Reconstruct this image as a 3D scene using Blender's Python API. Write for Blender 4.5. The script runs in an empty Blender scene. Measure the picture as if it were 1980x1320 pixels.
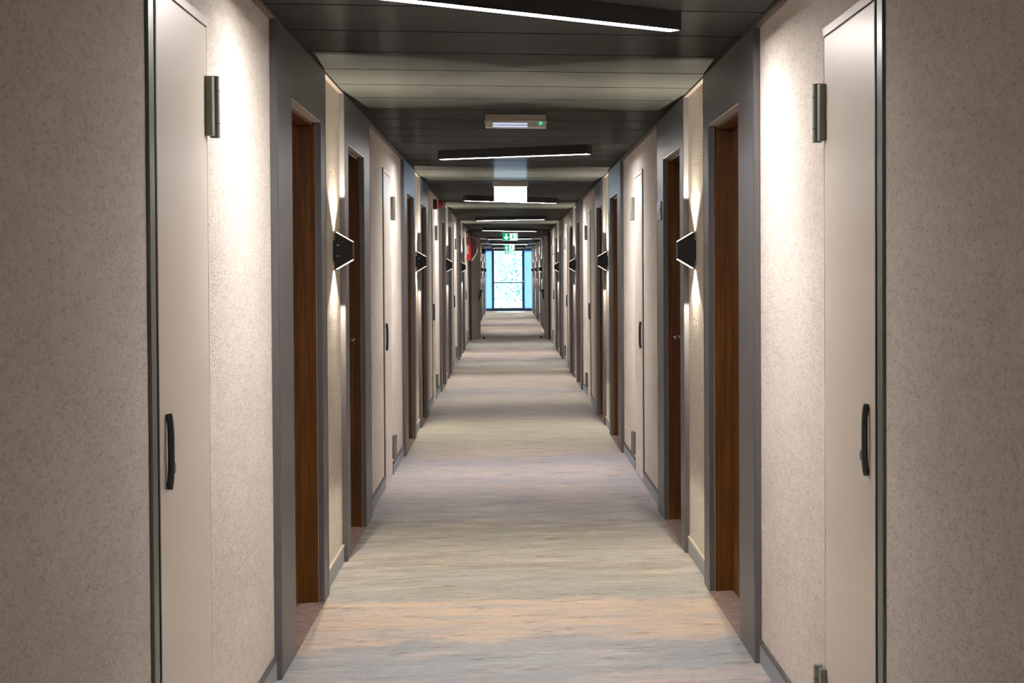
import bpy, bmesh, math, random
from mathutils import Matrix, Vector
random.seed(7)
scene = bpy.context.scene
C = scene.collection

# ------------------------------------------------------------------ camera
YAW, PITCH, ROLL = 0.14169, -0.021624, -0.0030366
cam_d = bpy.data.cameras.new('camera')
cam = bpy.data.objects.new('camera', cam_d)
C.objects.link(cam)
r0 = Vector((math.cos(YAW), -math.sin(YAW), 0))
f0 = Vector((math.sin(YAW), math.cos(YAW), 0))
z0 = Vector((0, 0, 1))
fw = f0 * math.cos(PITCH) + z0 * math.sin(PITCH)
up = z0 * math.cos(PITCH) - f0 * math.sin(PITCH)
rt = r0 * math.cos(ROLL) + up * math.sin(ROLL)
u2 = up * math.cos(ROLL) - r0 * math.sin(ROLL)
m = Matrix((rt, u2, -fw)).transposed().to_4x4()
m.translation = Vector((-0.048, 0.0, 1.472))
cam.matrix_world = m
cam_d.sensor_fit = 'HORIZONTAL'
cam_d.sensor_width = 36.0
cam_d.lens = 3333.0 * 36.0 / 1980.0
cam_d.shift_x = -467.27 / 1980.0
cam_d.shift_y = -61.26 / 1980.0
cam_d.clip_end = 300
scene.camera = cam

# ------------------------------------------------------------------ world, exposure
w = bpy.data.worlds.new('daylight')
scene.world = w
w.use_nodes = True
wn = w.node_tree
wn.nodes['Background'].inputs[0].default_value = (0.56, 0.95, 1.0, 1)
wn.nodes['Background'].inputs[1].default_value = 0.45
sun_d = bpy.data.lights.new('sun', 'SUN')
sun_d.energy = 5.0
sun_d.color = (0.75, 0.93, 1.0)
sun_d.angle = math.radians(8)
sun = bpy.data.objects.new('sun', sun_d)
C.objects.link(sun)
sun.rotation_euler = (math.radians(-48), 0, math.radians(4))   # from beyond the end window, coming in over the floor
vs = scene.view_settings
vs.view_transform = 'Standard'
vs.look = 'None'
vs.gamma = 1.0
vs.use_curve_mapping = False
vs.exposure = 2.25
scene.cycles.diffuse_bounces = 8
scene.cycles.max_bounces = 14

STRIP = 40.0       # emission of the ceiling light strips
SPOT = 17.0         # watts of each half of a sconce
SIGN = 3.0

# ------------------------------------------------------------------ helpers
def lin(r, g, b):
    f = lambda c: ((c / 255) / 12.92) if c / 255 <= 0.04045 else (((c / 255) + 0.055) / 1.055) ** 2.4
    return (f(r), f(g), f(b), 1.0)

def mat(name, col=(0.5, 0.5, 0.5, 1), rough=0.5, metal=0.0, spec=0.5):
    m = bpy.data.materials.new(name)
    m.use_nodes = True
    b = m.node_tree.nodes['Principled BSDF']
    b.inputs['Base Color'].default_value = col
    b.inputs['Roughness'].default_value = rough
    b.inputs['Metallic'].default_value = metal
    b.inputs['Specular IOR Level'].default_value = spec
    return m

def nd(m, t, **kw):
    n = m.node_tree.nodes.new(t)
    for k, v in kw.items():
        if k.startswith('i_'):
            n.inputs[k[2:].replace('_', ' ')].default_value = v
        else:
            setattr(n, k, v)
    return n

def lk(m, a, b):
    m.node_tree.links.new(a, b)

def coords(m, scale, src='Object'):
    tc = nd(m, 'ShaderNodeTexCoord')
    mp = nd(m, 'ShaderNodeMapping')
    mp.inputs['Scale'].default_value = scale
    lk(m, tc.outputs[src], mp.inputs['Vector'])
    return mp.outputs['Vector']

def ramp(m, stops, interp='LINEAR'):
    r = nd(m, 'ShaderNodeValToRGB')
    e = r.color_ramp.elements
    r.color_ramp.interpolation = interp
    e[0].position, e[0].color = stops[0]
    e[1].position, e[1].color = stops[-1]
    for p, c in stops[1:-1]:
        x = e.new(p)
        x.color = c
    return r

def emit(name, col, s):
    m = bpy.data.materials.new(name)
    m.use_nodes = True
    nt = m.node_tree
    for n in list(nt.nodes):
        if n.type == 'BSDF_PRINCIPLED':
            nt.nodes.remove(n)
    e = nt.nodes.new('ShaderNodeEmission')
    e.inputs[0].default_value = col
    e.inputs[1].default_value = s
    nt.links.new(e.outputs[0], nt.nodes['Material Output'].inputs[0])
    return m

def box(bm, x0, x1, y0, y1, z0, z1):
    x0, x1 = sorted((x0, x1)); y0, y1 = sorted((y0, y1)); z0, z1 = sorted((z0, z1))
    v = [bm.verts.new(p) for p in ((x0, y0, z0), (x1, y0, z0), (x1, y1, z0), (x0, y1, z0),
                                   (x0, y0, z1), (x1, y0, z1), (x1, y1, z1), (x0, y1, z1))]
    for f in ((0, 3, 2, 1), (4, 5, 6, 7), (0, 1, 5, 4), (1, 2, 6, 5), (2, 3, 7, 6), (3, 0, 4, 7)):
        bm.faces.new([v[i] for i in f])

def B(*boxes):
    bm = bmesh.new()
    for b in boxes:
        box(bm, *b)
    return bm

def prism(bm, pts, a, b, axis='y'):
    """pts: outline in the plane normal to axis, extruded from a to b"""
    def P(p, t):
        return {'y': (p[0], t, p[1]), 'x': (t, p[0], p[1]), 'z': (p[0], p[1], t)}[axis]
    lo = [bm.verts.new(P(p, a)) for p in pts]
    hi = [bm.verts.new(P(p, b)) for p in pts]
    bm.faces.new(lo)
    bm.faces.new(hi[::-1])
    n = len(pts)
    for i in range(n):
        j = (i + 1) % n
        bm.faces.new([lo[j], lo[i], hi[i], hi[j]])

def cyl(bm, p0, p1, r, n=14, r1=None):
    p0, p1 = Vector(p0), Vector(p1)
    d = (p1 - p0).normalized()
    a = d.orthogonal().normalized()
    b = d.cross(a)
    r1 = r if r1 is None else r1
    lo = [bm.verts.new(p0 + (a * math.cos(t) + b * math.sin(t)) * r) for t in [2 * math.pi * i / n for i in range(n)]]
    hi = [bm.verts.new(p1 + (a * math.cos(t) + b * math.sin(t)) * r1) for t in [2 * math.pi * i / n for i in range(n)]]
    bm.faces.new(lo[::-1]); bm.faces.new(hi)
    for i in range(n):
        j = (i + 1) % n
        bm.faces.new([lo[i], lo[j], hi[j], hi[i]])

def tube(bm, pts, r, n=12):
    pts = [Vector(p) for p in pts]
    rings = []
    up0 = None
    for i, p in enumerate(pts):
        d = (pts[min(i + 1, len(pts) - 1)] - pts[max(i - 1, 0)]).normalized()
        a = d.orthogonal().normalized() if up0 is None else (up0 - d * up0.dot(d)).normalized()
        up0 = a
        b = d.cross(a)
        rings.append([bm.verts.new(p + (a * math.cos(2 * math.pi * k / n) + b * math.sin(2 * math.pi * k / n)) * r) for k in range(n)])
    for q in range(len(rings) - 1):
        for k in range(n):
            j = (k + 1) % n
            bm.faces.new([rings[q][k], rings[q][j], rings[q + 1][j], rings[q + 1][k]])
    bm.faces.new(rings[0][::-1]); bm.faces.new(rings[-1])

def obj(name, bm, m, parent=None, base=None, bevel=0, smooth=False, label=None):
    bmesh.ops.recalc_face_normals(bm, faces=bm.faces[:])
    if parent is not None:
        base = parent.get('_b') or (0, 0, 0)
    if base is not None:
        bmesh.ops.translate(bm, verts=bm.verts[:], vec=(-base[0], -base[1], -base[2]))
    me = bpy.data.meshes.new(name)
    bm.to_mesh(me)
    bm.free()
    me.materials.append(m)
    if smooth:
        for p in me.polygons:
            p.use_smooth = True
    o = bpy.data.objects.new(name, me)
    C.objects.link(o)
    if parent is not None:
        o.parent = parent
        o['_b'] = tuple(base)
    elif base is not None:
        o.location = base
    if bevel:
        md = o.modifiers.new('bevel', 'BEVEL')
        md.width = bevel
        md.segments = 2
        md.limit_method = 'ANGLE'
    if label:
        o['label'] = label
    return o

def thing(name, label, cat, loc, group=None, kind=None):
    o = bpy.data.objects.new(name, None)
    o.empty_display_size = 0.1
    C.objects.link(o)
    o.location = loc
    o['_b'] = tuple(loc)
    o['label'] = label
    o['category'] = cat
    if group:
        o['group'] = group
    if kind:
        o['kind'] = kind
    return o

def struct(o, label, cat):
    o['kind'] = 'structure'
    o['label'] = label
    o['category'] = cat
    return o

def copy_tree(o, parent=None):
    c = o.copy()
    C.objects.link(c)
    if parent is not None:
        c.parent = parent
    for ch in list(o.children):
        copy_tree(ch, c)
    return c

# ------------------------------------------------------------------ materials
def plaster():
    m = mat('stucco_plaster', rough=0.9, spec=0.2)
    b = m.node_tree.nodes['Principled BSDF']
    v = coords(m, (1, 0.38, 1))
    n1 = nd(m, 'ShaderNodeTexNoise', i_Scale=2.2, i_Detail=5.0)
    n2 = nd(m, 'ShaderNodeTexNoise', i_Scale=125.0, i_Detail=3.0, i_Roughness=0.6)
    n3 = nd(m, 'ShaderNodeTexNoise', i_Scale=160.0, i_Detail=2.0)
    for n in (n1, n2, n3):
        lk(m, v, n.inputs['Vector'])
    r1 = ramp(m, [(0.3, lin(216, 206, 196)), (0.7, lin(228, 218, 208))])
    lk(m, n1.outputs['Fac'], r1.inputs['Fac'])
    r2 = ramp(m, [(0.33, (0.30, 0.28, 0.26, 1)), (0.47, (1, 1, 1, 1))])
    lk(m, n2.outputs['Fac'], r2.inputs['Fac'])
    mx = nd(m, 'ShaderNodeMix', data_type='RGBA', blend_type='MULTIPLY')
    mx.inputs['Factor'].default_value = 0.34
    n4 = nd(m, 'ShaderNodeTexNoise', i_Scale=42.0, i_Detail=6.0, i_Roughness=0.7)
    lk(m, v, n4.inputs['Vector'])
    r4 = ramp(m, [(0.32, (0.88, 0.88, 0.88, 1)), (0.68, (1.05, 1.05, 1.05, 1))])
    lk(m, n4.outputs['Fac'], r4.inputs['Fac'])
    m4 = nd(m, 'ShaderNodeMix', data_type='RGBA', blend_type='MULTIPLY')
    m4.inputs['Factor'].default_value = 1.0
    lk(m, r1.outputs['Color'], m4.inputs['A'])
    lk(m, r4.outputs['Color'], m4.inputs['B'])
    lk(m, m4.outputs['Result'], mx.inputs['A'])
    lk(m, r2.outputs['Color'], mx.inputs['B'])
    lk(m, mx.outputs['Result'], b.inputs['Base Color'])
    bp = nd(m, 'ShaderNodeBump')
    bp.inputs['Strength'].default_value = 0.55
    bp.inputs['Distance'].default_value = 0.004
    lk(m, n2.outputs['Fac'], bp.inputs['Height'])
    bp2 = nd(m, 'ShaderNodeBump')
    bp2.inputs['Strength'].default_value = 0.3
    bp2.inputs['Distance'].default_value = 0.002
    lk(m, n3.outputs['Fac'], bp2.inputs['Height'])
    lk(m, bp.outputs['Normal'], bp2.inputs['Normal'])
    lk(m, bp2.outputs['Normal'], b.inputs['Normal'])
    return m

def carpet():
    m = mat('striped_carpet', rough=0.95, spec=0.1)
    b = m.node_tree.nodes['Principled BSDF']
    tc = nd(m, 'ShaderNodeTexCoord')
    sp = nd(m, 'ShaderNodeSeparateXYZ')
    lk(m, tc.outputs['Object'], sp.inputs[0])
    # wandering of the bands: noise long across the corridor, short along it
    def noise(sc, scale, det=4.0, rough=0.55):
        mp = nd(m, 'ShaderNodeMapping')
        mp.inputs['Scale'].default_value = sc
        lk(m, tc.outputs['Object'], mp.inputs['Vector'])
        n = nd(m, 'ShaderNodeTexNoise', i_Scale=scale, i_Detail=det, i_Roughness=rough)
        lk(m, mp.outputs['Vector'], n.inputs['Vector'])
        return n.outputs['Fac']
    def math_(op, a, c):
        n = nd(m, 'ShaderNodeMath', operation=op)
        for i, x in enumerate((a, c)):
            if isinstance(x, (int, float)):
                n.inputs[i].default_value = x
            else:
                lk(m, x, n.inputs[i])
        return n.outputs[0]
    warp = noise((0.55, 1.3, 1), 1.5, 7.0, 0.66)
    w1 = math_('MULTIPLY', math_('SUBTRACT', warp, 0.5), 2.2)
    w2 = math_('MULTIPLY', math_('SUBTRACT', noise((1.6, 5.0, 2.2), 2.0, 7.0, 0.75), 0.5), 0.9)
    yy = math_('ADD', math_('ADD', sp.outputs['Y'], w1), w2)
    # the woven repeat is 19 m long
    t = math_('DIVIDE', math_('SUBTRACT', yy, 6.0), 19.0)
    t = math_('SUBTRACT', t, math_('FLOOR', t, 0.0))
    bands = [(6.0, (196, 178, 168)), (6.35, (165, 166, 168)), (6.65, (158, 166, 172)), (6.95, (170, 168, 168)), (7.08, (206, 182, 156)),
             (7.6, (214, 188, 156)), (7.8, (200, 180, 156)), (7.92, (168, 170, 164)), (8.35, (164, 166, 156)), (8.75, (150, 146, 132)),
             (9.1, (172, 172, 160)), (9.7, (158, 158, 146)), (10.2, (152, 148, 138)), (10.6, (164, 162, 170)), (11.3, (182, 174, 180)),
             (11.9, (192, 180, 180)), (12.2, (172, 170, 184)), (12.9, (202, 186, 184)), (13.6, (172, 170, 186)), (14.1, (196, 178, 166)),
             (15.0, (180, 176, 158)), (16.0, (162, 168, 154)), (17.2, (176, 176, 156)), (18.2, (164, 156, 160)), (18.9, (178, 172, 170)),
             (19.6, (196, 188, 164)), (20.6, (188, 180, 160)), (21.6, (154, 150, 152)), (22.6, (188, 174, 164)), (23.8, (166, 158, 162)), (25.0, (196, 178, 168))]
    cr = ramp(m, [((y - 6) / 19, lin(*c)) for y, c in bands])
    lk(m, t, cr.inputs['Fac'])
    # drifting patches of other yarns, drawn out across the corridor
    def blend(base, fac_out, lo, hi, col, amount, kind='MIX'):
        fr = ramp(m, [(lo, (0, 0, 0, 1)), (hi, (amount, amount, amount, 1))])
        lk(m, fac_out, fr.inputs['Fac'])
        x = nd(m, 'ShaderNodeMix', data_type='RGBA', blend_type=kind)
        lk(m, fr.outputs['Color'], x.inputs['Factor'])
        lk(m, base, x.inputs['A'])
        x.inputs['B'].default_value = col
        return x.outputs['Result']
    c1 = blend(cr.outputs['Color'], noise((1.1, 3.8, 1), 1.7, 8.0, 0.74), 0.46, 0.62, lin(172, 178, 184), 0.75)
    c1 = blend(c1, noise((1.3, 4.6, 3.3), 1.5, 8.0, 0.74), 0.50, 0.66, lin(206, 192, 174), 0.65)
    c1 = blend(c1, noise((2.0, 8.0, 7.7), 1.7, 9.0, 0.80), 0.54, 0.66, lin(128, 112, 92), 0.9)
    c1 = blend(c1, noise((4.0, 18.0, 1.7), 1.7, 7.0, 0.75), 0.55, 0.72, lin(218, 212, 204), 0.5)
    s1 = noise((4.5, 18, 1), 3.0, 7.0, 0.75)
    sr = ramp(m, [(0.25, lin(190, 182, 172)), (0.45, lin(236, 234, 232)), (0.7, lin(255, 253, 250))])
    lk(m, s1, sr.inputs['Fac'])
    mx = nd(m, 'ShaderNodeMix', data_type='RGBA', blend_type='MULTIPLY')
    mx.inputs['Factor'].default_value = 0.8
    lk(m, c1, mx.inputs['A'])
    lk(m, sr.outputs['Color'], mx.inputs['B'])
    # pile grain
    s2 = noise((8, 30, 1), 9.0, 3.0, 0.7)
    gr = ramp(m, [(0.3, (0.72, 0.72, 0.72, 1)), (0.7, (1.12, 1.12, 1.12, 1))])
    lk(m, s2, gr.inputs['Fac'])
    mx2 = nd(m, 'ShaderNodeMix', data_type='RGBA', blend_type='MULTIPLY')
    mx2.inputs['Factor'].default_value = 0.7
    lk(m, mx.outputs['Result'], mx2.inputs['A'])
    lk(m, gr.outputs['Color'], mx2.inputs['B'])
    hs = nd(m, 'ShaderNodeHueSaturation')
    hs.inputs['Saturation'].default_value = 0.72
    hs.inputs['Value'].default_value = 1.16
    lk(m, mx2.outputs['Result'], hs.inputs['Color'])
    lk(m, hs.outputs['Color'], b.inputs['Base Color'])
    bp = nd(m, 'ShaderNodeBump')
    bp.inputs['Strength'].default_value = 0.4
    bp.inputs['Distance'].default_value = 0.003
    s3 = noise((1, 1, 1), 260.0, 2.0)
    lk(m, s3, bp.inputs['Height'])
    lk(m, bp.outputs['Normal'], b.inputs['Normal'])
    return m

def plain_carpet():
    m = mat('plain_mauve_carpet', rough=0.95, spec=0.1)
    b = m.node_tree.nodes['Principled BSDF']
    n = nd(m, 'ShaderNodeTexNoise', i_Scale=18.0, i_Detail=6.0)
    lk(m, coords(m, (1, 1, 1)), n.inputs['Vector'])
    r = ramp(m, [(0.3, lin(142, 122, 116)), (0.7, lin(172, 148, 140))])
    lk(m, n.outputs['Fac'], r.inputs['Fac'])
    lk(m, r.outputs['Color'], b.inputs['Base Color'])
    return m

def wood():
    m = mat('walnut_veneer', rough=0.42, spec=0.4)
    b = m.node_tree.nodes['Principled BSDF']
    v = coords(m, (26, 26, 0.9))
    n = nd(m, 'ShaderNodeTexNoise', i_Scale=2.4, i_Detail=6.0, i_Roughness=0.6)
    lk(m, v, n.inputs['Vector'])
    r = ramp(m, [(0.25, lin(64, 34, 6)), (0.5, lin(98, 57, 10)), (0.7, lin(126, 80, 20))])
    lk(m, n.outputs['Fac'], r.inputs['Fac'])
    lk(m, r.outputs['Color'], b.inputs['Base Color'])
    return m

def metal_paint(name, col, rough, metal=0.0, spec=0.5, brush=(60, 60, 1.2), amt=0.12):
    m = mat(name, col, rough, metal, spec)
    b = m.node_tree.nodes['Principled BSDF']
    n = nd(m, 'ShaderNodeTexNoise', i_Scale=3.0, i_Detail=4.0)
    lk(m, coords(m, brush), n.inputs['Vector'])
    mr = nd(m, 'ShaderNodeMapRange')
    mr.inputs['To Min'].default_value = max(0.02, rough - amt)
    mr.inputs['To Max'].default_value = rough + amt
    lk(m, n.outputs['Fac'], mr.inputs['Value'])
    lk(m, mr.outputs['Result'], b.inputs['Roughness'])
    return m

M = {}
M['plaster'] = plaster()
M['carpet'] = carpet()
M['mauve'] = plain_carpet()
M['wood'] = wood()
M['anthracite'] = metal_paint('anthracite_metal_cladding', lin(120, 118, 120), 0.46, 0.70, 0.5, amt=0.05)
def plank():
    m = mat('ceiling_plank_metal')
    nt = m.node_tree
    nt.nodes.remove(nt.nodes['Principled BSDF'])
    n = nd(m, 'ShaderNodeTexNoise', i_Scale=3.0, i_Detail=5.0, i_Roughness=0.7)
    lk(m, coords(m, (1.5, 14, 14)), n.inputs['Vector'])
    r = ramp(m, [(0.3, lin(67, 69, 66)), (0.7, lin(74, 76, 73))])
    lk(m, n.outputs['Fac'], r.inputs['Fac'])
    d = nd(m, 'ShaderNodeBsdfDiffuse')
    lk(m, r.outputs['Color'], d.inputs['Color'])
    g = nd(m, 'ShaderNodeBsdfGlossy')
    g.inputs['Roughness'].default_value = 0.20
    mx = nd(m, 'ShaderNodeMixShader')
    mx.inputs[0].default_value = 0.055
    lk(m, d.outputs[0], mx.inputs[1])
    lk(m, g.outputs[0], mx.inputs[2])
    lk(m, mx.outputs[0], nt.nodes['Material Output'].inputs[0])
    return m
M['plank'] = plank()
M['void'] = mat('ceiling_void', (0.004, 0.004, 0.004, 1), 0.9)
M['steel_leaf'] = metal_paint('grey_steel_door', lin(224, 213, 201), 0.38, 0.12, 0.5, amt=0.05)
M['steel_frame'] = metal_paint('grey_green_steel_frame', lin(112, 116, 108), 0.35, 0.4, 0.5, amt=0.04)
M['hinge'] = metal_paint('hinge_steel', lin(138, 140, 132), 0.45, 0.2, 0.5, amt=0.04)
M['black'] = mat('black_powder_coat', lin(26, 25, 27), 0.55, 0.0, 0.4)
M['matt_black'] = mat('black_rubber', lin(14, 14, 14), 0.8)
M['handle'] = metal_paint('dark_steel_handle', lin(78, 80, 80), 0.22, 0.7, 0.5, amt=0.02)
M['chrome'] = mat('satin_nickel', lin(214, 206, 192), 0.25, 0.9)
M['trim'] = mat('shadow_gap_trim', lin(104, 94, 84), 0.6)
M['skirt'] = metal_paint('blue_grey_skirting', lin(160, 165, 172), 0.6, 0.0, 0.3, brush=(6, 20, 20))
M['cap'] = mat('dark_skirting_cap', lin(92, 88, 84), 0.5)
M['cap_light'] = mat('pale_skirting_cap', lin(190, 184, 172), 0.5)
M['strip'] = emit('led_strip', (1.0, 0.955, 0.935, 1), STRIP)
M['lens'] = emit('sconce_lens', (1.0, 0.80, 0.52, 1), 0.9)
M['sign_white'] = emit('lit_white_panel', (0.58, 0.80, 1.0, 1), SIGN)
M['sign_back'] = emit('lit_sign_face', (0.70, 1.0, 0.86, 1), 0.30)
M['sign_green'] = emit('lit_green', (0.0, 0.50, 0.22, 1), 0.16)
M['housing'] = mat('light_grey_plastic', lin(186, 176, 162), 0.45)
M['housing_grey'] = mat('grey_plastic', lin(196, 188, 178), 0.5)
M['tube'] = emit('cool_light_tube', (0.72, 0.76, 1.0, 1), 0.20)
M['green_led'] = emit('green_led', (0.02, 1.0, 0.3, 1), 0.30)
M['red'] = mat('red_enamel', lin(178, 16, 12), 0.4)
M['dark_red'] = mat('dark_red_plastic', lin(104, 26, 26), 0.45)
M['white'] = mat('white_plastic', lin(226, 222, 216), 0.45)
M['win_frame'] = mat('dark_blue_window_frame', lin(34, 52, 74), 0.4)
M['fire_leaf'] = metal_paint('taupe_fire_door', lin(172, 158, 150), 0.5, 0.0, 0.4)
M['fire_frame'] = mat('dark_fire_door_frame', lin(52, 46, 44), 0.5)
M['concrete'] = mat('pale_terrace', lin(190, 196, 196), 0.9)
dif = mat('clear_diffuser', lin(236, 234, 230), 0.3)
M['diffuser'] = dif

def glass():
    m = mat('window_glass', (1, 1, 1, 1), 0.0)
    b = m.node_tree.nodes['Principled BSDF']
    nt = m.node_tree
    tr = nd(m, 'ShaderNodeBsdfTransparent')
    tr.inputs[0].default_value = (0.93, 1.0, 1.0, 1)
    gl = nd(m, 'ShaderNodeBsdfGlossy')
    gl.inputs['Roughness'].default_value = 0.02
    fr = nd(m, 'ShaderNodeFresnel')
    mx = nd(m, 'ShaderNodeMixShader')
    lk(m, fr.outputs[0], mx.inputs[0])
    lk(m, tr.outputs[0], mx.inputs[1])
    lk(m, gl.outputs[0], mx.inputs[2])
    nt.nodes.remove(b)
    lk(m, mx.outputs[0], nt.nodes['Material Output'].inputs[0])
    return m
M['glass'] = glass()

def translucent(name, col, k=0.75):
    m = mat(name, col, 0.7)
    b = m.node_tree.nodes['Principled BSDF']
    t = nd(m, 'ShaderNodeBsdfTranslucent')
    t.inputs[0].default_value = col
    mx = nd(m, 'ShaderNodeMixShader')
    mx.inputs[0].default_value = k
    lk(m, b.outputs[0], mx.inputs[1])
    lk(m, t.outputs[0], mx.inputs[2])
    lk(m, mx.outputs[0], m.node_tree.nodes['Material Output'].inputs[0])
    return m
M['blue_pane'] = translucent('frosted_blue_pane', (0.33, 0.44, 0.70, 1))
M['leaf'] = translucent('tree_leaf', (0.02, 0.10, 0.09, 1), 0.45)
M['leaf_pale'] = translucent('pale_tree_leaf', (0.16, 0.36, 0.34, 1), 0.45)
M['bark'] = mat('bark', lin(205, 214, 208), 0.9)

# ------------------------------------------------------------------ layout (metres, corridor runs along +Y)
XF = 0.8675        # face of the door cladding
XP = 0.8925        # face of the plaster
H = 2.4
P = 7.7
Y_START, Y_END = -6.5, 68.0
units = [0, 1, 2, 3, 5, 6, 7]
SIDES = {-1: 'left', 1: 'right'}
A_, B_ = [], []
portals = []       # (outer y0, outer y1, opening y0, opening y1, unit, first/second)
for n in units:
    o = P * n
    portals.append((6.40 + o, 8.09 + o, 6.84 + o, 7.88 + o, n, 0))
    portals.append((8.99 + o, 10.63 + o, 9.21 + o, 10.21 + o, n, 1))
OPEN_H = 2.15
hatches = [4.36 + P * k + (0.08 if k else 0) for k in range(0, 8)]   # near edge of service doors' leaf
HW, HH = 0.71, 2.17
FIRE_Y = 38.45

def wall_grid(s, x_in, x_out):
    cuts = [(p[2] - 0.0, p[3] + 0.0, OPEN_H) for p in portals] + [(h - 0.12, h + HW + 0.02, HH + 0.03) for h in hatches]
    ys = sorted({Y_START, Y_END} | {c[0] for c in cuts} | {c[1] for c in cuts})
    zs = [0, OPEN_H, HH + 0.03, H]
    bm = bmesh.new()
    vf, vb = {}, {}
    def V(d, x, y, z):
        if (y, z) not in d:
            d[(y, z)] = bm.verts.new((s * x, y, z))
        return d[(y, z)]
    def solid(i, j):
        if i < 0 or j < 0 or i >= len(ys) - 1 or j >= len(zs) - 1:
            return False
        yc, zc = (ys[i] + ys[i + 1]) / 2, (zs[j] + zs[j + 1]) / 2
        return not any(a < yc < b and zc < h for a, b, h in cuts)
    for i in range(len(ys) - 1):
        for j in range(len(zs) - 1):
            if not solid(i, j):
                continue
            y0, y1, q0, q1 = ys[i], ys[i + 1], zs[j], zs[j + 1]
            F = [V(vf, x_in, y0, q0), V(vf, x_in, y1, q0), V(vf, x_in, y1, q1), V(vf, x_in, y0, q1)]
            K = [V(vb, x_out, y0, q0), V(vb, x_out, y1, q0), V(vb, x_out, y1, q1), V(vb, x_out, y0, q1)]
            bm.faces.new(F); bm.faces.new(K[::-1])
            for (di, dj, a, b) in ((0, -1, 0, 1), (1, 0, 1, 2), (0, 1, 2, 3), (-1, 0, 3, 0)):
                if not solid(i + di, j + dj):
                    bm.faces.new([F[b], F[a], K[a], K[b]])
    return bm

for s in (-1, 1):
    o = obj('wall_' + SIDES[s], wall_grid(s, XP, XP + 0.30), M['plaster'])
    struct(o, 'beige rough stucco corridor wall on the %s, broken by door after door' % SIDES[s], 'wall')

o = obj('wall_back', B((-1.2, 1.2, Y_START - 0.15, Y_START, 0, H)), M['plaster'])
struct(o, 'beige stucco wall closing the corridor behind the viewer', 'wall')

o = obj('floor', B((-1.25, 1.25, Y_START - 0.2, Y_END + 0.12, -0.12, 0)), M['carpet'])
struct(o, 'corridor floor carpet with irregular cross stripes of grey, blue, beige and peach', 'floor')

# ceiling: metal planks laid across, a dark slot between them
PL = 0.637
y = 7.39 - PL * 22
bm = bmesh.new()
SLOT = 0.018
while y < Y_END:
    y1 = min(y + PL, Y_END)
    box(bm, -1.2, 1.2, max(y, Y_START) + SLOT / 2, y1 - SLOT / 2, H, H + 0.02)
    y += PL
bm.normal_update()
for f in bm.faces:
    if abs(f.normal.y) > 0.5:
        f.material_index = 1          # plank edges coloured black so the slots look shaded
o = obj('ceiling', bm, M['plank'])
o.data.materials.append(M['void'])
q = obj('slot_backing', B((-1.2, 1.2, Y_START, Y_END, H + 0.02, H + 0.12)), M['void'])
q.parent = o
struct(o, 'dark grey metal plank ceiling with thin slots across the corridor', 'ceiling')

for s in (-1, 1):
    o = obj('trim_' + SIDES[s], B((s * (XP - 0.022), s * XP, Y_START, Y_END, H - 0.012, H)), M['trim'])
    struct(o, 'thin brownish trim where the %s wall meets the ceiling' % SIDES[s], 'trim')

# skirting between the doors
def skirt_runs():
    occ = sorted([(p[0], p[1]) for p in portals] + [(h - 0.10, h + HW + 0.005) for h in hatches] + [(FIRE_Y - 0.05, FIRE_Y + 0.15)])
    y, out = Y_START, []
    for a, b in occ:
        if a > y + 0.03:
            out.append((y, a))
        y = max(y, b)
    out.append((y, Y_END))
    return out
for s in (-1, 1):
    for i, (a, b) in enumerate(skirt_runs()):
        if b - a < 0.02:
            continue
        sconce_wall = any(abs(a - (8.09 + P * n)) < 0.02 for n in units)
        t = thing('baseboard_' + SIDES[s], 'low blue-grey skirting at the foot of the %s wall, piece %.1f m along' % (SIDES[s], a), 'skirting', (s * XP, a, 0), kind='structure')
        t['group'] = 'skirting runs of the ' + SIDES[s] + (' wall under the lamps' if sconce_wall else ' wall')
        t['label'] = 'blue-grey skirting with thin cap at the foot of the %s wall%s' % (SIDES[s], ' under a wall lamp' if sconce_wall else '')
        obj('board', B((s * (XP - 0.008), s * XP, a, b, 0, 0.078)), M['skirt'], t)
        obj('cap', B((s * (XP - 0.012), s * XP, a, b, 0.078, 0.090)), M['cap_light' if sconce_wall else 'cap'], t)

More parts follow.
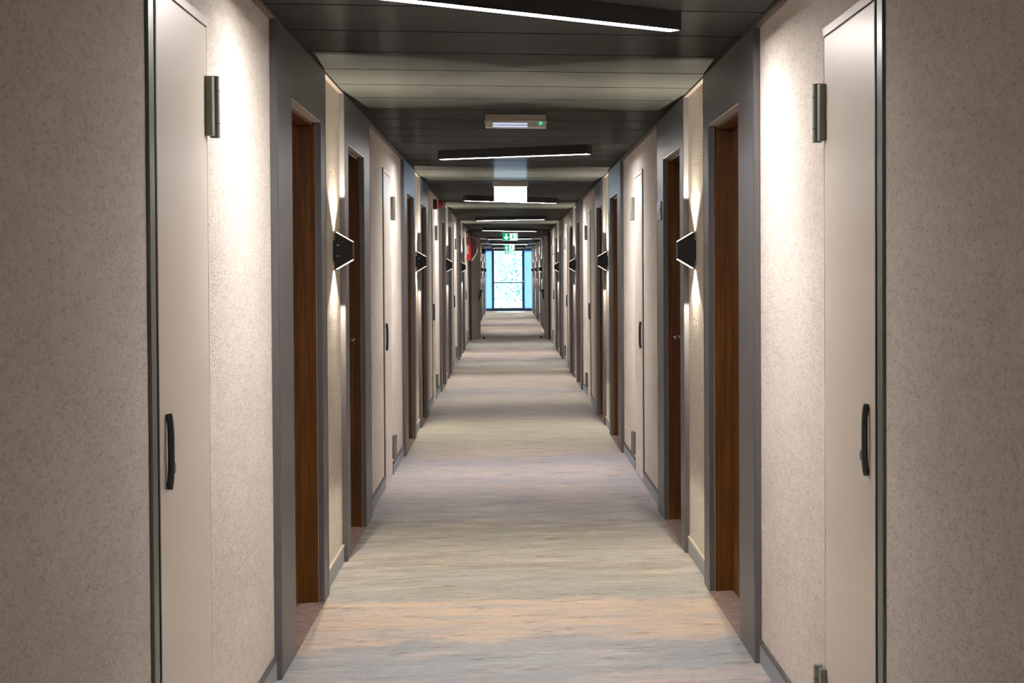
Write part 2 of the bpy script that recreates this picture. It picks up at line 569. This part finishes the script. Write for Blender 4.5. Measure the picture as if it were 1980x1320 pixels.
# ------------------------------------------------------------------ bedroom doors
ORD = ['nearest', 'second', 'third', 'fourth', 'fifth', 'sixth', 'seventh', 'eighth', 'ninth', 'tenth', 'eleventh', 'twelfth', 'thirteenth', 'fourteenth']
door_no = 0
def lever(bm, x, y, z, s, d):
    """lever handle standing out of a leaf at x, pointing along y by d"""
    cyl(bm, (s * x, y, z), (s * (x - 0.05), y, z), 0.010)
    pts = [(s * (x - 0.048), y, z), (s * (x - 0.056), y + 0.02 * d, z), (s * (x - 0.056), y + 0.125 * d, z)]
    tube(bm, pts, 0.010)
for s in (-1, 1):
    for k, (a, b, oa, ob, n, which) in enumerate(portals):
        door_no += 1
        side = SIDES[s]
        t = thing('door_%d' % door_no,
                  '%s recessed brown wooden room door in tall anthracite metal surround on the %s wall' % (ORD[k], side),
                  'door', (s * XF, (oa + ob) / 2, 0), kind='structure')
        # metal surround: a broad board with an opening, standing proud of the plaster
        bm = bmesh.new()
        x0, x1 = s * XF, s * (XP - 0.001)
        box(bm, x0, x1, a, oa, 0, H - 0.012)
        box(bm, x0, x1, ob, b, 0, H - 0.012)
        box(bm, x0, x1, oa, ob, OPEN_H, H - 0.012)
        obj('surround', bm, M['anthracite'], t)
        # slim folded beads near the outer edges
        bm = B((s * (XF - 0.0015), s * XF, a + 0.012, a + 0.016, 0, H - 0.012), (s * (XF - 0.0015), s * XF, b - 0.016, b - 0.012, 0, H - 0.012))
        obj('edge_bead', bm, M['anthracite'], t)
        # header underside; its pale colour stands for the light it reflects
        obj('header_soffit', B((s * XF + s * 0.001, s * (XP + 0.012), oa, ob, OPEN_H - 0.006, OPEN_H)), M['steel_leaf'], t, label='pale metal strip under the door header')
        # wood lining
        xl = XP + 0.001
        xd = XF + 0.105
        for (p, q) in ((oa, oa + 0.006), (ob - 0.006, ob)):
            obj('jamb', B((s * xl, s * (xd + 0.10), p, q, 0, OPEN_H - 0.006)), M['wood'], t)
        obj('head_lining', B((s * (xl + 0.012), s * (xd + 0.10), oa + 0.006, ob - 0.006, OPEN_H - 0.020, OPEN_H - 0.0065)), M['wood'], t)
        leaf = obj('door_leaf', B((s * xd, s * (xd + 0.045), oa + 0.007, ob - 0.007, 0.008, OPEN_H - 0.022)), M['wood'], t)
        bm = bmesh.new()
        d = 1 if which == 0 else -1
        hy = oa + 0.10 if which == 0 else ob - 0.19
        lever(bm, xd, hy, 1.10, s, d)
        hd = obj('door_handle', bm, M['chrome'], leaf, smooth=True, label='satin nickel lever handle')
        bm = bmesh.new()
        box(bm, s * (xd - 0.008), s * xd, hy - 0.022, hy + 0.022, 1.02, 1.16)
        obj('lock_plate', bm, M['chrome'], leaf, bevel=0.003)
        obj('threshold', B((s * (XF - 0.0), s * (xd + 0.1), oa, ob, 0.0, 0.004)), M['mauve'], t, label='plain mauve carpet patch in the door recess')
        obj('back_panel', B((s * (xd + 0.10), s * (xd + 0.11), oa, ob, 0, OPEN_H)), M['matt_black'], t)

# ------------------------------------------------------------------ service doors
for s in (-1, 1):
    for k, h in enumerate(hatches):
        door_no += 1
        side = SIDES[s]
        t = thing('door_%d' % door_no, '%s narrow grey steel service door with exposed hinges in the %s stucco wall' % (ORD[k], side),
                  'door', (s * XP, h, 0), kind='structure')
        xl = XP - 0.003
        leaf = obj('door_leaf', B((s * xl, s * (xl + 0.04), h, h + HW, 0.006, HH)), M['steel_leaf'], t, bevel=0.003)
        # frame: a stepped profile on the handle side, a slim return over the top and the hinge side
        bm = bmesh.new()
        box(bm, s * (XP - 0.008), s * (XP + 0.05), h - 0.115, h - 0.070, 0, HH + 0.028)
        box(bm, s * (XP - 0.004), s * (XP + 0.05), h - 0.070, h - 0.036, 0, HH + 0.028)
        obj('door_frame', bm, M['steel_frame'], t)
        obj('frame_head', B((s * (XP - 0.004), s * (XP + 0.05), h - 0.014, h + HW + 0.012, HH + 0.004, HH + 0.028)), M['steel_leaf'], t)
        obj('door_seal', B((s * (xl + 0.0012), s * (xl + 0.038), h - 0.012, h - 0.0005, 0.006, HH)), M['matt_black'], t)  # black strip added to darken the gap beside the leaf, as shade would
        obj('rebate', B((s * (XP + 0.04), s * (XP + 0.06), h - 0.014, h + HW + 0.01, 0, HH + 0.02)), M['matt_black'], t)
        for z0_, z1_ in ((1.86, 2.035), (0.115, 0.29)):
            bm = bmesh.new()
            cyl(bm, (s * (xl - 0.018), h + HW + 0.022, z0_), (s * (xl - 0.018), h + HW + 0.022, z1_), 0.014, 18)
            hg = obj('hinge', bm, M['hinge'], t, smooth=False)
            bm = bmesh.new()
            box(bm, s * (xl - 0.020), s * xl, h + HW - 0.03, h + HW + 0.012, z0_ + 0.003, z1_ - 0.004)
            obj('hinge_plate', bm, M['hinge'], hg, bevel=0.002)
            bm = bmesh.new()
            for zz in (z0_ + 0.04, z1_ - 0.042):
                cyl(bm, (s * (xl - 0.018), h + HW + 0.022, zz), (s * (xl - 0.018), h + HW + 0.022, zz + 0.0015), 0.0148, 18)
            obj('hinge_ring', bm, M['matt_black'], hg)
        # bow handle with a lock cylinder beside it
        bm = bmesh.new()
        hy = h + 0.078
        pts = []
        for i in range(17):
            u = i / 16
            z = 0.938 + 0.188 * u
            bow = 0.006 + 0.005 * (1 - abs(2 * u - 1) ** 4)
            pts.append((s * (xl - bow), hy, z))
        tube(bm, pts, 0.0085, 12)
        for zz in (0.950, 1.114):
            cyl(bm, (s * xl, hy, zz), (s * (xl - 0.012), hy, zz), 0.007)
        hd = obj('pull_handle', bm, M['handle'], leaf, smooth=True, label='dark steel bow handle')
        bm = bmesh.new()
        cyl(bm, (s * xl, hy + 0.055, 0.985), (s * (xl - 0.010), hy + 0.055, 0.985), 0.014)
        box(bm, s * (xl - 0.006), s * xl, hy + 0.046, hy + 0.064, 0.958, 1.012)
        obj('lock_cylinder', bm, M['handle'], leaf)

# ------------------------------------------------------------------ fire door set
door_no += 1
t = thing('door_%d' % door_no, 'double fire door standing open halfway down the corridor, taupe leaves with black levers', 'door', (0, FIRE_Y, 0), kind='structure')
y0, y1 = FIRE_Y - 0.02, FIRE_Y + 0.10
bm = B((-XP, -XP + 0.055, y0, y1, 0, H), (XP - 0.055, XP, y0, y1, 0, H))
obj('door_frame', bm, M['fire_frame'], t)
obj('lintel', B((-XP + 0.055, XP - 0.055, y0, y1, 2.28, H)), M['anthracite'], t)
for s, inn in ((-1, 0.235), (1, 0.125)):
    # leaf hinged at the frame and swung away from the viewer until it nearly meets the wall
    hx, hy = XP - 0.06, FIRE_Y + 0.11
    ex, ey = XP - 0.06 - (inn - 0.06), FIRE_Y + 0.11 + 0.78
    d = Vector((ex - hx, ey - hy)); L = d.length; d /= L
    nrm = Vector((-d.y, d.x))          # towards the corridor (x decreasing)
    if nrm.x > 0:
        nrm = -nrm
    def pt(u, v):
        return (s * (hx + d.x * u + nrm.x * v), hy + d.y * u + nrm.y * v)
    bm = bmesh.new()
    prism(bm, [pt(0, 0), pt(L, 0), pt(L, -0.045), pt(0, -0.045)], 0.008, 2.27, 'z')
    leaf = obj('door_leaf', bm, M['fire_leaf'], t)
    bm = bmesh.new()
    for v0, dr in ((0.0, 1), (-0.045, -1)):
        a = pt(L - 0.07, v0); b = pt(L - 0.07, v0 + 0.06 * dr)
        c = pt(L - 0.20, v0 + 0.065 * dr)
        if dr > 0:
            cyl(bm, (a[0], a[1], 1.08), (b[0], b[1], 1.08), 0.020)
            tube(bm, [(b[0], b[1], 1.08), (c[0], c[1], 1.075), (pt(L - 0.21, 0.05)[0], pt(L - 0.21, 0.05)[1], 1.0), (pt(L - 0.20, 0.03)[0], pt(L - 0.20, 0.03)[1], 0.90)], 0.018)
    obj('lever_handle', bm, M['black'], leaf, smooth=True, label='black lever handle')
for s, inn in ((-1, 0.235), (1, 0.125)):
    bm = bmesh.new()
    x = XP - inn - 0.07
    cyl(bm, (s * x, FIRE_Y + 0.86, 0), (s * x, FIRE_Y + 0.86, 0.03), 0.028, 16, 0.020)
    q = thing('door_stop', 'small black door stop on the carpet by the %s fire door leaf' % SIDES[s], 'door stop', (s * x, FIRE_Y + 0.86, 0))
    obj('foot', bm, M['matt_black'], q)
    bm = bmesh.new()
    cyl(bm, (s * x, FIRE_Y + 0.86, 0.03), (s * x, FIRE_Y + 0.86, 0.045), 0.016, 16, 0.013)
    obj('buffer', bm, M['matt_black'], q)

# ------------------------------------------------------------------ wall sconces
def make_sconce():
    """built for the left wall: wall plane at x=0, corridor towards +x, centre at z=0"""
    t = thing('wall_sconce', '', 'wall lamp', (0, 0, 0), 'wedge wall lamps between the paired room doors')
    W_ = 0.042
    h0, h1, d0, d1 = 0.092, 0.042, 0.004, 0.094
    bm = bmesh.new()
    prism(bm, [(d0 + 0.005, -h0), (d1, -h1), (d1, h1), (d0 + 0.005, h0)], -W_, W_, 'y')
    obj('shade', bm, M['black'], t, bevel=0.0015)
    obj('wall_plate', B((0.0, 0.018, -0.045, 0.045, -0.05, 0.05)), M['black'], t)
    for sg, nm in ((1, 'upper_lens'), (-1, 'lower_lens')):
        bm = bmesh.new()
        x0, x1 = d0 + 0.010, d1 - 0.002
        za = h0 - 0.0035 - (h0 - h1) * 0.06
        prism(bm, [(x0, sg * (h0 - 0.0022)), (x1, sg * (h1 + 0.0018)), (x1, sg * (h1 + 0.0040)), (x0, sg * (h0 + 0.0000))], -W_ + 0.004, W_ - 0.004, 'y')
        obj(nm, bm, M['lens'], t, label='glowing cream slanted lens')
    for zz in (0.026, -0.026):
        obj('fixing_screw', B((0.006, 0.030, -W_ - 0.002, -W_ + 0.001, zz - 0.0025, zz + 0.0025)), M['chrome'], t)
    for sg in (1, -1):
        ld = bpy.data.lights.new('sconce_beam', 'SPOT')
        ld.energy = SPOT * (1.15 if sg > 0 else 0.80)
        ld.color = (1.0, 0.87, 0.70)
        ld.spot_size = math.radians(122)
        ld.spot_blend = 0.12
        ld.shadow_soft_size = 0.003
        lo = bpy.data.objects.new('light_beam', ld)
        C.objects.link(lo)
        lo.parent = t
        lo.location = (0.0065, 0, sg * (h0 + 0.004))
        lo.rotation_euler = (math.pi, 0, 0) if sg > 0 else (0, 0, 0)
    return t
proto = make_sconce()
first = True
for s in (-1, 1):
    for i, n in enumerate(units):
        o = proto if first else copy_tree(proto)
        first = False
        o.location = (s * XP, 8.68 + P * n, 1.585)
        o.rotation_euler = (0, 0, 0 if s < 0 else math.pi)
        o['label'] = 'black wedge-shaped up and down lamp, %s one along the %s corridor wall' % (ORD[i], SIDES[s])

# ------------------------------------------------------------------ ceiling light bars
def make_bar():
    t = thing('linear_ceiling_light', '', 'ceiling light', (0, 0, 0), 'slanting light bars along the ceiling')
    L, W_, hh = 0.65, 0.034, 0.067
    bm = bmesh.new()
    box(bm, -L, L, -W_, -W_ + 0.004, -hh, 0)
    box(bm, -L, L, W_ - 0.004, W_, -hh, 0)
    box(bm, -L, -L + 0.004, -W_ + 0.004, W_ - 0.004, -hh, 0)
    box(bm, L - 0.004, L, -W_ + 0.004, W_ - 0.004, -hh, 0)
    box(bm, -L + 0.004, L - 0.004, -W_ + 0.004, W_ - 0.004, -0.01, 0)
    obj('housing', bm, M['black'], t)
    obj('light_strip', B((-L + 0.005, L - 0.005, -W_ + 0.007, W_ - 0.007, -hh + 0.0009, -hh + 0.012)), M['strip'], t, label='glowing white strip')
    return t
bar = make_bar()
first = True
bars = [(5.80, 32.2), (12.92, -33), (21.15, 32), (28.35, -32), (35.65, 32), (44.0, -32), (51.8, 32), (59.6, -32), (65.4, 32), (-1.9, -32)]
for i, (y, a) in enumerate(bars):
    o = bar if first else copy_tree(bar)
    first = False
    o.location = (0.0, y, H)
    o.rotation_euler = (0, 0, math.radians(a))
    o['label'] = ('black bar ceiling light with white strip, %s one down the corridor' % (ORD[i] if i < 9 else 'tenth')) if y > 0 else 'black bar ceiling light behind the viewer, out of the frame'
bar['label'] = 'largest and nearest black bar ceiling light, cut by the top of the photo'

# ------------------------------------------------------------------ emergency luminaire
t = thing('emergency_light', 'small grey box emergency luminaire with a green indicator on the dark ceiling', 'emergency light', (0.004, 10.24, H))
x0, x1, y0, y1 = -0.173, 0.181, 10.20, 10.30
obj('housing', B((x0, x1, y0, y1, H - 0.036, H)), M['housing_grey'], t, bevel=0.002)
obj('diffuser', B((x0 - 0.005, x1 + 0.005, y0 - 0.006, y1 + 0.006, H - 0.046, H - 0.036), (x0, x1, y0 - 0.003, y1 + 0.003, H - 0.074, H - 0.046)), M['diffuser'], t, bevel=0.003)
for zz in (H - 0.0545, H - 0.0695):
    obj('light_tube', B((x0 + 0.045, x0 + 0.245, y0 - 0.0055, y0 - 0.002, zz - 0.004, zz + 0.004)), M['tube'], t)
bm = bmesh.new()
cyl(bm, (x1 - 0.032, y0 - 0.008, H - 0.050), (x1 - 0.032, y0 - 0.002, H - 0.050), 0.008)
obj('indicator_lamp', bm, M['green_led'], t, label='glowing green indicator')

# ------------------------------------------------------------------ exit signs
def exit_sign(y, w_, zc, face, label, group, pict):
    t = thing('exit_sign', label, 'exit sign', (-0.014 if not pict else 0.01, y, H), group)
    cx = t.location.x
    hw = w_ / 2
    obj('housing', B((cx - hw, cx + hw, y - 0.03, y + 0.03, H - 0.058, H)), M['housing'] if not pict else M['housing_grey'], t, bevel=0.002)
    ph = 0.155
    z1 = H - 0.058
    z0 = z1 - ph
    obj('panel', B((cx - hw + 0.014, cx + hw - 0.014, y - 0.006, y + 0.006, z0, z1)), face, t)
    if pict:
        yf = y - 0.006
        k = hw - 0.014
        # green left field with a white arrow pointing down
        obj('green_field', B((cx - k, cx - 0.004, yf - 0.0015, yf, z0 + 0.004, z1 - 0.004)), M['sign_green'], t)
        bm = bmesh.new()
        ax, az = cx - k / 2, (z0 + z1) / 2
        prism(bm, [(ax - 0.016, az + 0.062), (ax + 0.016, az + 0.062), (ax + 0.016, az - 0.005), (ax + 0.052, az + 0.012), (ax + 0.052, az - 0.018),
                   (ax, az - 0.064), (ax - 0.052, az - 0.018), (ax - 0.052, az + 0.012), (ax - 0.016, az - 0.005)], yf - 0.003, yf - 0.0016, 'y')
        obj('arrow', bm, M['sign_back'], t, label='white arrow pointing down')
        # green running figure and doorway on the right
        bm = bmesh.new()
        rx = cx + k * 0.42
        cyl(bm, (rx - 0.004, yf - 0.0025, az + 0.052), (rx - 0.004, yf, az + 0.052), 0.013, 12)
        def bar_(p, q, wd):
            a, b = Vector(p), Vector(q)
            d = (b - a).normalized() * wd
            n_ = Vector((-d.y, d.x))
            prism(bm, [tuple(a + n_), tuple(b + n_), tuple(b - n_), tuple(a - n_)], yf - 0.0022, yf - 0.0004, 'y')
        bar_((rx - 0.002, az + 0.036), (rx - 0.012, az - 0.008), 0.010)
        bar_((rx - 0.012, az - 0.004), (rx + 0.014, az - 0.024), 0.007)
        bar_((rx + 0.014, az - 0.024), (rx + 0.010, az - 0.060), 0.006)
        bar_((rx - 0.012, az - 0.006), (rx - 0.026, az - 0.036), 0.007)
        bar_((rx - 0.026, az - 0.036), (rx - 0.050, az - 0.040), 0.006)
        bar_((rx, az + 0.030), (rx + 0.028, az + 0.008), 0.005)
        bar_((rx - 0.002, az + 0.030), (rx - 0.030, az + 0.018), 0.005)
        obj('running_figure', bm, M['sign_green'], t, label='green running figure')
        bm = bmesh.new()
        dx = cx + k * 0.80
        box(bm, dx, dx + 0.012, yf - 0.0022, yf - 0.0004, az - 0.062, az + 0.062)
        obj('door_pictogram', bm, M['sign_green'], t)
    return t
exit_sign(17.52, 0.352, 0, M['sign_white'], 'brightly lit white sign panel hanging below the third light bar', None, False)
g = 'green exit signs hanging from the ceiling'
exit_sign(38.15, 0.355, 0, M['sign_back'], 'green and white exit sign with down arrow, nearest and largest of the three', g, True)
exit_sign(53.6, 0.355, 0, M['sign_back'], 'green and white exit sign with down arrow, middle of the three', g, True)
exit_sign(64.2, 0.33, 0, M['sign_back'], 'green and white exit sign with down arrow, farthest one in front of the window', g, True)

# ------------------------------------------------------------------ small fittings on the walls
t = thing('alarm_sounder', 'red fire alarm sounder high on the left wall past the third room door', 'alarm', (-XP, 20.25, 2.21))
obj('base', B((-XP, -XP + 0.045, 20.19, 20.31, 2.215, 2.325)), M['dark_red'], t, bevel=0.004)
obj('collar', B((-XP + 0.045, -XP + 0.060, 20.20, 20.30, 2.222, 2.318)), M['white'], t)
bm = bmesh.new()
cyl(bm, (-XP + 0.060, 20.25, 2.27), (-XP + 0.095, 20.25, 2.27), 0.052, 20, 0.048)
cyl(bm, (-XP + 0.095, 20.25, 2.27), (-XP + 0.115, 20.25, 2.27), 0.048, 20, 0.028)
obj('horn', bm, M['red'], t, smooth=False)

t = thing('fire_alarm_box', 'tall red fire alarm box with a white label before the left fire door leaf', 'alarm box', (-XP, 36.4, 1.74))
obj('body', B((-XP, -XP + 0.085, 36.34, 36.50, 1.74, 2.06)), M['red'], t, bevel=0.004)
obj('upper_housing', B((-XP, -XP + 0.075, 36.34, 36.50, 2.07, 2.36)), M['dark_red'], t, bevel=0.006)
obj('label_plate', B((-XP + 0.010, -XP + 0.034, 36.337, 36.34, 1.87, 2.04)), M['white'], t)
obj('lamp_cover', B((-XP + 0.010, -XP + 0.030, 36.335, 36.34, 2.22, 2.31)), M['housing'], t)

t = thing('projecting_fire_sign', 'slanted red fire equipment sign with white lower edge beside the open fire door', 'sign', (-XP, 37.6, 1.78))
bm = bmesh.new()
prism(bm, [(-XP + 0.005, 1.86), (-XP + 0.09, 1.80), (-XP + 0.175, 1.92), (-XP + 0.175, 2.14), (-XP + 0.13, 2.22), (-XP + 0.005, 2.22)], 37.56, 37.575, 'y')
obj('sign_plate', bm, M['dark_red'], t)
bm = bmesh.new()
prism(bm, [(-XP + 0.07, 1.74), (-XP + 0.105, 1.74), (-XP + 0.215, 1.93), (-XP + 0.215, 2.03), (-XP + 0.195, 2.03), (-XP + 0.18, 1.92)], 37.56, 37.575, 'y')
obj('white_edge', bm, M['white'], t)
obj('bracket', B((-XP, -XP + 0.02, 37.55, 37.59, 1.86, 2.2)), M['white'], t)

t = thing('room_sign', 'small grey-green plate on the dark surround of the second right room door', 'sign', (XF, 10.42, 1.78))  # thin plate with a paler raised strip on the door cladding
obj('plate', B((XF - 0.008, XF, 10.29, 10.56, 1.785, 1.90)), M['steel_frame'], t, bevel=0.002)
obj('nameplate', B((XF - 0.010, XF - 0.008, 10.31, 10.54, 1.825, 1.86)), M['hinge'], t)

t = thing('ceiling_loudspeaker', 'small black round fitting high on the left wall near the end window', 'loudspeaker', (-XP, 58.0, 2.12))
bm = bmesh.new()
cyl(bm, (-XP, 57.9, 2.20), (-XP + 0.12, 57.9, 2.20), 0.10, 20, 0.075)
obj('shell', bm, M['black'], t)
bm = bmesh.new()
cyl(bm, (-XP + 0.12, 57.9, 2.20), (-XP + 0.125, 57.9, 2.20), 0.05, 20)
obj('grille', bm, M['handle'], t)

# ------------------------------------------------------------------ end window
YE = Y_END
o = obj('wall_end', B((-1.2, -XP + 0.002, YE, YE + 0.12, 0, H), (XP - 0.002, 1.2, YE, YE + 0.12, 0, H)), M['plaster'])
struct(o, 'narrow returns of wall either side of the end window', 'wall')
t = thing('window_1', 'tall bright glazed door-height window with dark blue frame closing the corridor', 'window', (0, YE, 0), kind='structure')
wx0, wx1 = -0.655, 0.60
bm = B((wx0, wx0 + 0.085, YE - 0.02, YE + 0.07, 0, H), (wx1 - 0.085, wx1, YE - 0.02, YE + 0.07, 0, H),
       (wx0 + 0.085, wx1 - 0.085, YE - 0.02, YE + 0.07, 0, 0.12), (wx0 + 0.085, wx1 - 0.085, YE - 0.02, YE + 0.07, H - 0.06, H),
       (-XP, wx0, YE - 0.02, YE + 0.07, 0, 0.10), (wx1, XP, YE - 0.02, YE + 0.07, 0, 0.10),
       (-XP, wx0, YE - 0.02, YE + 0.07, H - 0.04, H), (wx1, XP, YE - 0.02, YE + 0.07, H - 0.04, H))
obj('window_frame', bm, M['win_frame'], t)
obj('glazing_bar', B((wx0 + 0.085, wx1 - 0.085, YE, YE + 0.04, 1.085, 1.12)), M['win_frame'], t)
obj('pane', B((wx0 + 0.085, wx1 - 0.085, YE + 0.015, YE + 0.025, 0.12, 1.085)), M['glass'], t)
obj('pane', B((wx0 + 0.085, wx1 - 0.085, YE + 0.015, YE + 0.025, 1.12, H - 0.06)), M['glass'], t)
obj('side_panel', B((-XP, wx0, YE + 0.01, YE + 0.02, 0.10, H - 0.04)), M['blue_pane'], t, label='frosted pale blue side panel')
obj('side_panel', B((wx1, XP, YE + 0.01, YE + 0.02, 0.10, H - 0.04)), M['blue_pane'], t, label='frosted pale blue side panel')
bm = bmesh.new()
cyl(bm, (wx1 - 0.05, YE - 0.02, 1.22), (wx1 - 0.05, YE - 0.07, 1.22), 0.012)
tube(bm, [(wx1 - 0.05, YE - 0.07, 1.22), (wx1 - 0.05, YE - 0.075, 1.20), (wx1 - 0.05, YE - 0.075, 1.08)], 0.012)
obj('window_handle', bm, M['chrome'], t, smooth=True)

# ------------------------------------------------------------------ outside
o = obj('terrace_ground', B((-14, 14, YE + 0.12, YE + 40, -0.4, -0.25)), M['concrete'])
struct(o, 'pale ground outside the end window', 'ground')
def tree(cx, cy, cz, rx, ry, rz, n, mleaf, label, size):
    t = thing('tree', label, 'tree', (cx, cy, -0.25), 'trees outside the end window')
    bm = bmesh.new()
    for i in range(n):
        while True:
            q = Vector((random.uniform(-1, 1), random.uniform(-1, 1), random.uniform(-1, 1)))
            if q.length <= 1:
                break
        c = Vector((cx + q.x * rx, cy + q.y * ry, cz + q.z * rz))
        a = Vector((random.gauss(0, 1), random.gauss(0, 1), random.gauss(0, 1))).normalized()
        b = a.orthogonal().normalized()
        sz = size * random.uniform(0.6, 1.5)
        d = b * sz * 0.5
        k = a.cross(b) * sz * 0.06
        vs_ = [bm.verts.new(c + p) for p in (-a * sz, d * 0.8 + k, a * sz, -d * 0.8 + k)]
        bm.faces.new(vs_)
    me_bm = bm
    o = bpy.data.meshes.new('foliage')
    me_bm.to_mesh(o); me_bm.free()
    o.materials.append(mleaf)
    f = bpy.data.objects.new('foliage', o)
    C.objects.link(f)
    f.parent = t
    f.location = (-cx, -cy, 0.25)
    bm = bmesh.new()
    tube(bm, [(cx, cy, -0.3), (cx + 0.05, cy, cz * 0.5), (cx - 0.03, cy + 0.05, cz + rz * 0.3)], 0.05)
    for i in range(9):
        z = cz - rz * 0.5 + i * rz * 0.13
        an = i * 2.4
        tube(bm, [(cx, cy, z), (cx + math.cos(an) * rx * 0.4, cy + math.sin(an) * ry * 0.4, z + 0.35), (cx + math.cos(an) * rx * 0.75, cy + math.sin(an) * ry * 0.75, z + 0.6)], 0.014, 6)
    obj('trunk', bm, M['bark'], t)
tree(-0.35, YE + 5.0, 1.7, 1.5, 1.2, 2.2, 300, M['leaf_pale'], 'pale leafy tree outside the left half of the end window', 0.065)
tree(0.85, YE + 8.5, 1.3, 1.5, 1.2, 2.3, 420, M['leaf'], 'darker leafy tree outside the right half of the end window', 0.06)

# tidy the helper property
for o in bpy.data.objects:
    if '_b' in o:
        del o['_b']
